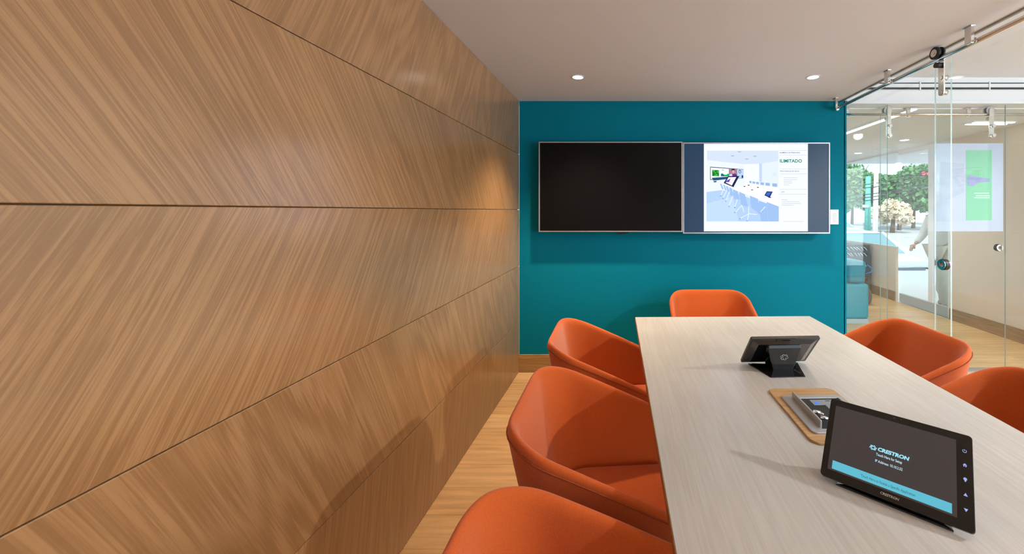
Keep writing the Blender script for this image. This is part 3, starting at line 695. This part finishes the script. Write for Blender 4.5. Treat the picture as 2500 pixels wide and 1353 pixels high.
# ------------------------------------------------------------------ table connection box
bx = empty('connection_box', (.73, 1.43, .74), AT, 'open table connection box in an oak plate', 'connection box')
m = MB(); pts = rrect(0, 0, .272, .385, .035)
hole = rrect(.014, -.006, .20, .205, .004)
m.loft([[(x, y, 0) for x, y in pts], [(x, y, .0075) for x, y in pts]], 0, False); m.build('wood_plate', M['plate'], bx, True, bevel=.002)
rm = MB(); o_ = rrect(.006, -.012, .236, .262, .018); i_ = rrect(.018, -.012, .178, .214, .004)
rm.loft([[(x, y, .0075) for x, y in o_], [(x, y, .0135) for x, y in o_], [(x, y, .0135) for x, y in i_], [(x, y, .009) for x, y in i_]], 0, False, True, False)
rm.build('rim', M['grey'], bx, True, bevel=.002)
MB().poly([(x, y, .0085) for x, y in i_]).build('recess', pbr('recess_black', (.006, .006, .007), .5, noise=.1), bx, True)
MB().box((-.074, -.115, .010), (-.067, .098, .038)).build('lid', M['grey'], bx, True, bevel=.002)
fp = MB(); fp.box((-.012, .045, .0085), (.10, .085, .0105)); fp.box((.030, -.075, .0085), (.10, .045, .0105)); fp.box((.045, -.115, .0085), (.10, -.085, .0105))
fac = fp.build('socket_plate', pbr('socket_grey', (.30, .33, .38), .35, .3, noise=.04), bx, True, bevel=.001)
for (x, y, w_) in ((.045, .074, .018), (.05, .02, .012), (.056, .0, .012), (.06, -.03, .014)): MB().box((x, y - .002, .0103), (x + w_, y + .002, .0109)).build('socket', M['black'], fac, True)
bl = emis('led_blue', (.06, .16, 1), 1.6)
for (x, y, r) in ((.004, .058, .008), (.072, .074, .004), (.088, .074, .006)): MB().disc((x, y, .0111), r, (0, 0, 1), 14).build('button', bl, fac, True)
for (x, y) in ((-.042, -.03), (-.036, -.070)):
    c = MB(); c.tube([(x - .012, y + .004, .024), (x + .012, y - .004, .021)], .0068, 12); c.tube([(x + .012, y - .004, .021), (x + .022, y - .007, .016)], .005, 10)
    c.build('plug', M['chrome'], bx, True)

# ------------------------------------------------------------------ lobby things
teal_f = pbr('teal_leather', (.0005, .25, .35), .45, noise=.08, nscale=12)
sf = empty('sofa', (2.7, 5.5, 0), 0, 'teal sofa end with an upright back cushion behind the glass', 'sofa')
MB().box((1.9, 5.13, .06), (3.22, 5.95, .52)).build('base', teal_f, sf, bevel=.03, seg=3)
MB().box((1.9, 5.13, .0), (3.21, 5.90, .06)).build('plinth', pbr('plinth_grey', (.40, .46, .50), .5, noise=.03), sf)
c = MB(); c.M = Matrix.Translation((3.10, 5.5, .52)) @ Matrix.Rotation(R(4), 4, 'Y'); c.box((-.12, -.32, 0), (.10, .32, .30)); c.build('back_cushion', teal_f, sf, bevel=.035, seg=3)
MB().box((1.9, 5.60, .5), (2.96, 5.92, .78)).build('backrest', teal_f, sf, bevel=.04, seg=3)
c = MB(); c.M = Matrix.Translation((2.95, 5.42, .522)) @ Matrix.Rotation(R(4), 4, 'Y'); c.box((-.34, -.13, 0), (.0, .13, .29))
tag(c.build('cushion', pbr('slate_teal_cloth', (.03, .11, .13), .8, noise=.1), bevel=.03, seg=3), 'dark slate cushion standing on the teal sofa', 'cushion')
rk = empty('equipment_rack', (4.05, 7.1, 0), 0, 'open dark rack full of cables below the reflected street window', 'rack')
dk = pbr('rack_brown', (.075, .050, .038), .6, noise=.1); dk2 = pbr('rack_dark', (.02, .015, .013), .6, noise=.1)
MB().box((3.3, 7.0, 0), (4.41, 7.5, .875)).build('cabinet', dk, rk, bevel=.004)
rows = [(.84, 2), (.735, 2), (.55, 2), (.40, 1), (.27, 1)]
cab = {k: pbr('cable_' + k, c_, .5, noise=.05) for k, c_ in dict(white=(.8, .8, .78), yellow=(.6, .55, .1), blue=(.1, .2, .55), red=(.4, .06, .05)).items()}
for i, (z, n) in enumerate(rows):
    MB().box((3.35, 6.975, z - .055), (4.36, 7.0, z - .008)).build('patch_panel', dk2, rk)
    for k in range(12):
        x = 3.62 + k * .06 + random.uniform(-.015, .015); d = random.uniform(.02, .05)
        c_ = random.choice(['white', 'white', 'white'] if i < 2 else ['yellow', 'blue', 'white'] if i == 2 else ['white', 'blue', 'red'])
        if i > 2 and k % 3: continue
        MB().tube([(x, 6.972, z - .005), (x + .01, 6.945, z - .02), (x + d, 6.95, z - .05), (x + d + .02, 6.972, z - .06)], .006, 6).build('cable', cab[c_], rk)
MB().tube([(4.33, 6.965, .52), (4.40, 6.93, .46), (4.39, 6.93, .40), (4.31, 6.965, .36)], .012, 8).build('cable', cab['blue'], rk)
MB().tube([(3.9, 6.965, .25), (4.1, 6.92, .20), (4.25, 6.93, .21), (4.3, 6.965, .30)], .010, 8).build('cable', cab['red'], rk)
def pouf(x, y, r, h, mat, label):
    m = MB(); rings = []
    for k in range(11):
        a = -PI/2 + PI * k / 10; rings.append([(x + (r - .05 + .05 * math.cos(a)) * math.cos(t), y + (r - .05 + .05 * math.cos(a)) * math.sin(t), h/2 + (h/2 - .05) * math.sin(a) + .05 * math.sin(a)) for t in np.linspace(0, 2*PI, 29)[:-1]])
    m.loft(rings); tag(m.build('pouf', mat), label, 'pouf', 'low poufs behind the sofa')
pouf(3.74, 6.30, .22, .24, pbr('brown_cloth', (.10, .05, .03), .8, noise=.2), 'brown pouf peeking out behind the teal sofa')
pouf(3.44, 5.84, .18, .22, pbr('taupe_cloth', (.30, .22, .18), .8, noise=.2), 'taupe pouf half hidden by the teal sofa end')
# added sheet on the second sliding door imitating the reflected screen slide
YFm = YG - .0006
gr = empty('slide_reflection', (3.2, YFm, 1.3), 0, 'translucent white sheet with a green panel standing in for the reflected slide on the second sliding door', 'reflection')
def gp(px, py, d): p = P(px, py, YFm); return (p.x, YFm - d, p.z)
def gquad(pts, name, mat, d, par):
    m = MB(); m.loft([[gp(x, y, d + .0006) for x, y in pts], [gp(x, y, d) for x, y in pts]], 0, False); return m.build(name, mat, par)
wf = gquad([(2283, 350), (2449, 350), (2449, 565), (2283, 565)], 'reflected_page', reflect_sheet('reflect_white', (.50, .60, .76), .55, .0), 0, gr)
gquad([(2298, 395), (2352, 400), (2352, 470), (2298, 496)], 'reflected_grey_blocks', reflect_sheet('reflect_grey', (.55, .64, .80), .35), .001, wf)
gf = gquad([(2358, 367), (2421, 367), (2421, 538), (2358, 538)], 'reflected_green_panel', reflect_sheet('reflect_green', (.24, .62, .40), .6, .0), .0012, gr)
gquad([(2360, 432), (2368, 428), (2384, 431), (2416, 437), (2416, 444), (2390, 446), (2374, 455), (2362, 453)], 'reflected_hand', reflect_sheet('reflect_violet', (.30, .34, .58), .75), .002, gf)
for (x0, x1, y) in ((2378, 2414, 472), (2382, 2416, 478), (2378, 2416, 483)): gquad([(x0, y - 1.4), (x1, y - 1.4), (x1, y + 1.4), (x0, y + 1.4)], 'reflected_line', reflect_sheet('reflect_text', (.45, .85, .55), .8), .002, gf)

# ------------------------------------------------------------------ street: reflected view built as solid things beyond the lobby
ZS = -.6
tag(MB().box((XW, 3.75, -.14), (14, 9.74, -.01)).build('terrace', pbr('reflected_terrace_stone', (.80, .80, .80), .5, noise=.04, nscale=6)), 'pale paved terrace outside the street door, built from a reflection', 'pavement', kind='structure')
tag(MB().box((-30, 9.74, ZS - .2), (90, 110, ZS)).build('street', pbr('reflected_asphalt', (.50, .50, .52), .7, noise=.08, nscale=3)), 'sunlit grey street beyond the terrace, built from a reflection', 'street', kind='structure')
def car(name, loc, rz, L_, W_, H_, paint, label, hatch=False):
    t = empty(name, loc, rz, label, 'car'); hl = L_/2
    def ring(y, hw, z0, z1, r=.10):
        return [(x, y, z) for x, z in rrect(0, (z0 + z1)/2, hw*2, z1 - z0, min(r, hw*.6, (z1 - z0)*.45), 4)]
    b = MB(); belt = H_ * .60
    st = [(-hl, .66, .38, .60), (-hl + .06, .78, .28, .68), (-hl + .35, .86, .22, .74), (-hl + 1.25, .90, .20, belt - .02), (-.2, .91, .20, belt), (hl - .9, .90, .22, belt + (.03 if not hatch else .02)), (hl - .25, .86, .26, belt), (hl - .04, .78, .34, belt - .08), (hl, .70, .42, belt - .16)]
    k = W_ / 1.82
    b.loft([ring(y, hw * k, z0, z1) for y, hw, z0, z1 in st]); b.build('body', paint, t, True)
    c = MB(); fr = hl - 1.25
    y0, y1, y2, y3 = -hl + 1.15, -hl + 1.95, (hl - (.35 if hatch else 1.15)), (hl - (.06 if hatch else .45))
    def sec(y, hw, z): return (y, hw * k, z)
    sd_ = [[(-.84*k, y0, belt - .06), (.84*k, y0, belt - .06), (.86*k, y3, belt - .03), (-.86*k, y3, belt - .03)], [(-.62*k, y1, H_ - .03), (.62*k, y1, H_ - .03), (.62*k, y2, H_ - .03), (-.62*k, y2, H_ - .03)]]
    c.loft(sd_, 0, False); gls = c.build('cabin_glass', pbr('car_glass', (.16, .30, .36), .08, spec=.8, noise=.05), t, True, bevel=.03)
    r_ = MB(); r_.loft([[(x, y, H_ - .05) for x, y in rrect(0, (y1 + y2)/2, 1.30*k, y2 - y1 + .10, .15)], [(x, y, H_) for x, y in rrect(0, (y1 + y2)/2, 1.12*k, y2 - y1 - .1, .15)]]); r_.build('roof', paint, t, True)
    pi = MB()
    for s_ in (-1, 1):
        pi.tube([(s_*.85*k, y0, belt - .05), (s_*.63*k, y1, H_ - .03)], .045, 8); pi.tube([(s_*.87*k, y3, belt - .03), (s_*.63*k, y2, H_ - .03)], .06, 8)
        pi.tube([(s_*.87*k, (y1+y2)/2 + .1, belt - .03), (s_*.635*k, (y1+y2)/2 + .1, H_ - .03)], .035, 8)
    pi.build('pillars', paint, t, True)
    for s_ in (-1, 1):
        for y in (-hl + .85, hl - .85):
            wh = MB(); wh.tube([(s_*.70*k, y, .33), (s_*.915*k, y, .33)], .33, 24); o = wh.build('wheel', M['black'], t, True)
            MB().tube([(s_*.90*k, y, .33), (s_*.925*k, y, .33)], .21, 16).build('hub_cap', M['alu'], o, True)
        m = MB(); m.loft([[(s_*(.60 + .13*math.cos(a))*k, -hl + (.0 if j == 0 else .2), .60 + .055*math.sin(a)) for a in np.linspace(0, 2*PI, 15)[:-1]] for j in (0, 1)]); m.build('headlight', pbr('lens', (.85, .88, .9), .1, noise=.02), t, True)
        MB().box((s_*.80*k - .06, hl - .13, belt - .28), (s_*.80*k + .06, hl + .0, belt - .10)).build('tail_light', pbr('red_lens', (.6, .03, .03), .2, noise=.05), t, True)
        MB().box((s_*.96*k - .08, y0 + .22, belt + .02), (s_*.96*k + .08, y0 + .34, belt + .14)).build('mirror', paint, t, True, bevel=.03)
    g = MB(); g.loft([[(x*k, -hl - .012, z) for x, z in [(-.46, .60), (.46, .60), (.40, .34), (-.40, .34)]], [(x*k, -hl + .1, z) for x, z in [(-.46, .60), (.46, .60), (.40, .34), (-.40, .34)]]], 0, False); o = g.build('grille', pbr('grille_grey', (.20, .21, .25), .4, noise=.05), t, True)
    MB().tube([(-.47*k, -hl - .014, .605), (.47*k, -hl - .014, .605), (.41*k, -hl - .014, .335), (-.41*k, -hl - .014, .335), (-.47*k, -hl - .014, .605)], .014, 8).build('grille_surround', M['chrome'], o, True)
    return t
car('car', (7.40, 12.5, ZS), 0, 4.6, 1.84, 1.44, pbr('reflected_white_car_paint', (.88, .90, .93), .2, coat=.6, noise=.01), 'reflected white sedan parked nose-on outside the reflected street window')
car('car', (14.9, 28.0, ZS), -PI/2 + PI, 4.5, 1.85, 1.62, pbr('reflected_silver_car_paint', (.60, .62, .66), .25, .3, coat=.5, noise=.02), 'reflected silver hatchback across the street at the teal wall edge', True)
# trees
leafm = pbr('reflected_leaf_green', (.10, .26, .09), .6, noise=.6, nscale=1.6); leaf2 = pbr('reflected_leaf_pale_green', (.20, .36, .12), .6, noise=.5, nscale=1.6)
bark = pbr('bark', (.16, .11, .08), .9, noise=.3)
rng = np.random.default_rng(3)
def tree(x, y, h, r, n, mat, label):
    t = empty('tree', (x, y, ZS), 0, label, 'tree', 'reflected street trees beyond the road')
    tr = MB(); tr.tube([(x, y, ZS), (x + .1, y, ZS + h*.3), (x - .05, y, ZS + h*.62)], [.22, .16, .08], 10)
    for k in range(5):
        a = 2*PI*k/5; tr.tube([(x, y, ZS + h*(.28 + .04*k)), (x + r*.6*math.cos(a), y + r*.6*math.sin(a), ZS + h*(.5 + .06*k))], [.10, .03], 7)
    tr.build('trunk', bark, t)
    cl = rng.normal(size=(16, 3)); cl = cl / np.linalg.norm(cl, axis=1)[:, None] * (r * rng.uniform(.35, .85, (16, 1)))
    cl[:, 2] = np.abs(cl[:, 2]) * .9 * (h * .50 / r) - h * .27
    cen = cl[rng.integers(0, 16, n)]; d = rng.normal(size=(n, 3)); d /= np.linalg.norm(d, axis=1)[:, None]
    pos = np.array([x, y, ZS + h*.60]) + cen + d * (r * .42 * rng.uniform(.55, 1, (n, 1)))
    u = rng.normal(size=(n, 3)); u /= np.linalg.norm(u, axis=1)[:, None]; v = np.cross(u, rng.normal(size=(n, 3))); v /= np.linalg.norm(v, axis=1)[:, None]
    s_ = rng.uniform(.18, .36, (n, 1)); V = np.stack([pos + u*s_, pos + v*s_*.6, pos - u*s_, pos - v*s_*.6], 1).reshape(-1, 3)
    V = V - np.array([x, y, ZS])
    me = bpy.data.meshes.new('foliage'); me.from_pydata(V.tolist(), [], np.arange(4*n).reshape(n, 4).tolist()); me.materials.append(mat); me.update()
    o = bpy.data.objects.new('foliage', me); COL.objects.link(o); o.parent = t
tree(22.4, 43.5, 8.4, 2.9, 5200, leafm, 'reflected dark green street tree next to the teal wall edge')
tree(30.4, 54, 10, 3.2, 5200, leaf2, 'reflected pale green street tree behind the green traffic-light pole')
tree(29.6, 42, 8.6, 3.0, 5200, leafm, 'reflected wide green street tree above the white car roof')
tree(42.5, 46, 8.8, 3.0, 5200, leaf2, 'reflected light green street tree nearest the reflected slide edge')
tree(35.0, 60, 12.0, 4.8, 5200, leafm, 'reflected tall dark street tree rising behind the other trees')
tree(47.0, 60, 12.0, 4.8, 5200, leafm, 'reflected tall street tree far right behind the glass')
tree(25.4, 37, 4.1, 1.55, 2600, pbr('reflected_leaf_cream', (.80, .68, .50), .6, noise=.15, nscale=3), 'reflected low cream-coloured bushy tree above the white car')
tree(34.8, 47, 9.4, 3.0, 5200, leafm, 'reflected green street tree right of the cream-coloured tree')
tree(25.0, 51, 9.8, 3.0, 5200, leafm, 'reflected green street tree behind the white street poles')
# traffic light, poles, wires
gpn = pbr('pole_green', (.16, .52, .44), .6, noise=.08, nscale=5)
tl = empty('traffic_light', (18.7, 30, ZS), 0, 'green traffic-light pole with a lit red lamp', 'traffic light')
MB().tube([(18.7, 30, ZS), (18.75, 30, 4.15)], [.24, .17], 14).build('pole', gpn, tl)
hd = MB().box((18.92, 29.75, 2.10), (19.33, 30.0, 3.36)).build('signal_head', M['satin'], tl, bevel=.04)
for z, m_ in ((3.12, emis('signal_red', (1, .10, .10), 1.6)), (2.73, pbr('lens_off', (.35, .33, .36), .3, noise=.05)), (2.34, pbr('lens_off', (.30, .33, .36), .3, noise=.05))):
    MB().tube([(19.125, 29.74, z), (19.125, 29.70, z)], .17, 18).build('lens', m_, hd)
MB().box((18.3, 29.8, 1.75), (18.72, 30.0, 1.95)).build('sign_plate', M['white'], tl)
wp = pbr('pole_white', (.86, .86, .88), .5, noise=.02)
for px, top, y_, lab in ((2137, 404, 27, 'thin white street pole left of its twin'), (2142.5, 412, 29, 'thin white street pole right of its twin')):
    x = (px - CX) * y_ / F; tag(MB().tube([(x - .1, y_, ZS), (x, y_, EYE + (CY - top) * y_ / F)], [.11, .07], 10).build('street_pole', wp), lab, 'pole')
xs = (2256 - CX) * 26 / F; zz = EYE + 91 * 26 / F
t2 = empty('traffic_light', (xs, 26, ZS), 0, 'second traffic light with red lamps glowing near the trees', 'traffic light')
MB().tube([(xs + .9, 26, ZS), (xs + .9, 26, zz + .1), (xs - .1, 26, zz + .1)], .07, 10).build('pole', wp, t2)
h2 = MB().box((xs - .32, 25.85, zz - .2), (xs + .32, 26.05, zz + .2)).build('signal_head', M['satin'], t2, bevel=.03)
for dx in (-.16, .16): MB().tube([(xs + dx, 25.84, zz), (xs + dx, 25.80, zz)], .13, 16).build('lens', emis('signal_red', (1, .18, .18), 1.6), h2)
wirem = pbr('wire_dark', (.04, .04, .05), .6, noise=.1)
for k, (ya, yb) in enumerate(((452, 412), (458, 424), (474, 440), (482, 446), (490, 452))):
    a, b = P(2010, ya + 6, 30 - k*.4), P(2330, yb - 10, 24 - k*.4)
    pts = [a.lerp(b, i/12) - Vector((0, 0, .35*math.sin(PI*i/12))) for i in range(13)]
    tag(MB().tube(pts, .028, 5).build('utility_wire', wirem), ['top', 'second', 'third', 'fourth', 'lowest'][k] + ' of the overhead wires crossing the trees', 'wire', 'overhead wires across the street')

# ------------------------------------------------------------------ person outside the glass door
def skin(name, pts, edges, radii, mat, parent, root=0, sub=2):
    me = bpy.data.meshes.new(name); me.from_pydata([tuple(p) for p in pts], edges, [])
    o = bpy.data.objects.new(name, me); COL.objects.link(o)
    sk = o.modifiers.new('skin', 'SKIN'); sk.use_smooth_shade = True
    for i, r_ in enumerate(radii):
        me.skin_vertices[0].data[i].radius = r_ if isinstance(r_, tuple) else (r_, r_)
    me.skin_vertices[0].data[root].use_root = True
    s2 = o.modifiers.new('sub', 'SUBSURF'); s2.levels = sub; s2.render_levels = sub
    dg = bpy.context.evaluated_depsgraph_get(); m2 = bpy.data.meshes.new_from_object(o.evaluated_get(dg))
    bpy.data.objects.remove(o); m2.name = name; m2.materials.clear(); m2.materials.append(mat)
    m2.polygons.foreach_set('use_smooth', [True] * len(m2.polygons))
    o = bpy.data.objects.new(name, m2); COL.objects.link(o); o.parent = parent; return o
pr = empty('person', (4.82, 5.92, -.01), R(200), 'person in white shirt and pale trousers walking outside the glass door', 'person')
skm = pbr('skin', (.50, .30, .21), .5, noise=.05)
# local: walks towards +x, left is +y
jp = dict(pel=(0,0,.93), bel=(.01,0,1.08), che=(.02,0,1.28), nk=(.02,0,1.44), hd0=(.03,0,1.53), hd1=(.045,0,1.60), hd2=(.03,0,1.67),
          hl=(.0,.09,.89), kl=(.16,.10,.50), al=(.10,.10,.09), tl_=(.25,.11,.04), hr=(0,-.09,.89), kr=(-.02,-.10,.48), ar=(-.24,-.10,.14), tr_=(-.12,-.11,.05),
          sl=(.01,.17,1.38), el=(-.10,.23,1.12), wl_=(.04,.25,.90), sr=(.01,-.17,1.38), er=(.06,-.23,1.12), wr=(.26,-.22,.98))
ks = list(jp); ix = {k: i for i, k in enumerate(ks)}
ed = [('pel','bel'),('bel','che'),('che','nk'),('nk','hd0'),('hd0','hd1'),('hd1','hd2'),('pel','hl'),('hl','kl'),('kl','al'),('al','tl_'),('pel','hr'),('hr','kr'),('kr','ar'),('ar','tr_'),('che','sl'),('sl','el'),('el','wl_'),('che','sr'),('sr','er'),('er','wr')]
rad = dict(pel=(.15,.11), bel=(.13,.10), che=(.15,.105), nk=.055, hd0=.075, hd1=.095, hd2=.075, hl=.085, kl=.055, al=.038, tl_=.035, hr=.085, kr=.055, ar=.038, tr_=.035, sl=.06, el=.04, wl_=.028, sr=.06, er=.04, wr=.028)
body = skin('body', [jp[k] for k in ks], [(ix[a], ix[b]) for a, b in ed], [rad[k] for k in ks], skm, pr)
def hand(w_, d, side):
    w_ = Vector(w_); d = Vector(d).normalized(); sdv = Vector((1, 0, 0)); pts = [w_, w_ + d*.05, w_ + d*.09]; e = [(0,1),(1,2)]; rr = [.024, .03, .03]
    for j in range(4):
        o_ = sdv * (-.03 + .02*j); L1 = (.062, .075, .07, .055)[j]
        pts += [w_ + d*.10 + o_, w_ + d*(.10 + L1*.6) + o_ + Vector((.004, -side*.008, 0)), w_ + d*(.10 + L1) + o_ + Vector((0, -side*.022, 0))]; n0 = len(pts) - 3
        e += [(2, n0), (n0, n0+1), (n0+1, n0+2)]; rr += [.010, .009, .008]
    pts += [w_ + d*.05 + sdv*.04, w_ + d*.085 + sdv*.055]; n0 = len(pts) - 2; e += [(1, n0), (n0, n0+1)]; rr += [.011, .009]
    return pts, e, rr
for wk, ek, sd2 in (('wl_', 'el', 1), ('wr', 'er', -1)):
    p_, e_, r_ = hand(jp[wk], Vector(jp[wk]) - Vector(jp[ek]), sd2); skin('hand', p_, e_, r_, skm, body, 0, 1)
shirt = pbr('white_cotton', (.80, .80, .80), .8, noise=.05); trs = pbr('pale_trousers', (.70, .64, .56), .8, noise=.06); shoe = pbr('brown_leather', (.16, .07, .03), .5, noise=.1)
sp_ = ['pel','bel','che','sl','el','wl_','sr','er','wr']; si = {k: i for i, k in enumerate(sp_)}
L_ = {k: Vector(jp[k]) for k in sp_}
L_['wl_'] = L_['el'].lerp(L_['wl_'], .85); L_['wr'] = L_['er'].lerp(L_['wr'], .85)
skin('shirt', [L_[k] for k in sp_], [(si[a], si[b]) for a, b in (('pel','bel'),('bel','che'),('che','sl'),('sl','el'),('el','wl_'),('che','sr'),('sr','er'),('er','wr'))], [(.175,.135),(.155,.125),(.175,.13),.08,.058,.044,.08,.058,.044], shirt, pr)
tp = ['pel','hl','kl','al','hr','kr','ar']; ti = {k: i for i, k in enumerate(tp)}
skin('trousers', [jp[k] for k in tp], [(ti[a], ti[b]) for a, b in (('pel','hl'),('hl','kl'),('kl','al'),('pel','hr'),('hr','kr'),('kr','ar'))], [(.168,.125),.105,.078,.066,.105,.078,.066], trs, pr)
for a, b in (('al','tl_'),('ar','tr_')):
    A_, B_ = Vector(jp[a]), Vector(jp[b]); h_ = A_ - (B_ - A_)*.25
    skin('shoe', [(h_.x, h_.y, A_.z - .03), (A_.x + .03, A_.y, A_.z - .04), (B_.x, B_.y, B_.z)], [(0,1),(1,2)], [(.040,.045),(.045,.05),(.042,.035)], shoe, pr, 1)
hc = Vector((.03, 0, 1.63)); hb = MB()
rings = []
for k in range(9):
    a = -.35 + (PI/2 + .33) * k / 8; rings.append([(hc.x - .012 + .100*math.cos(a)*math.cos(t), .085*math.cos(a)*math.sin(t), hc.z + .115*math.sin(a)) for t in np.linspace(.9, 2*PI - .9, 24)])
hb.loft(rings, 0, True, False, False); hb.build('hair', pbr('dark_hair', (.05, .03, .02), .6, noise=.2), pr, True)
fc = MB()
for s_ in (-1, 1): fc.tube([(.118, s_*.033, 1.605), (.126, s_*.033, 1.605)], .011, 10)
fc.build('eyes', pbr('eye_dark', (.05, .04, .04), .3, noise=.05), pr, True)
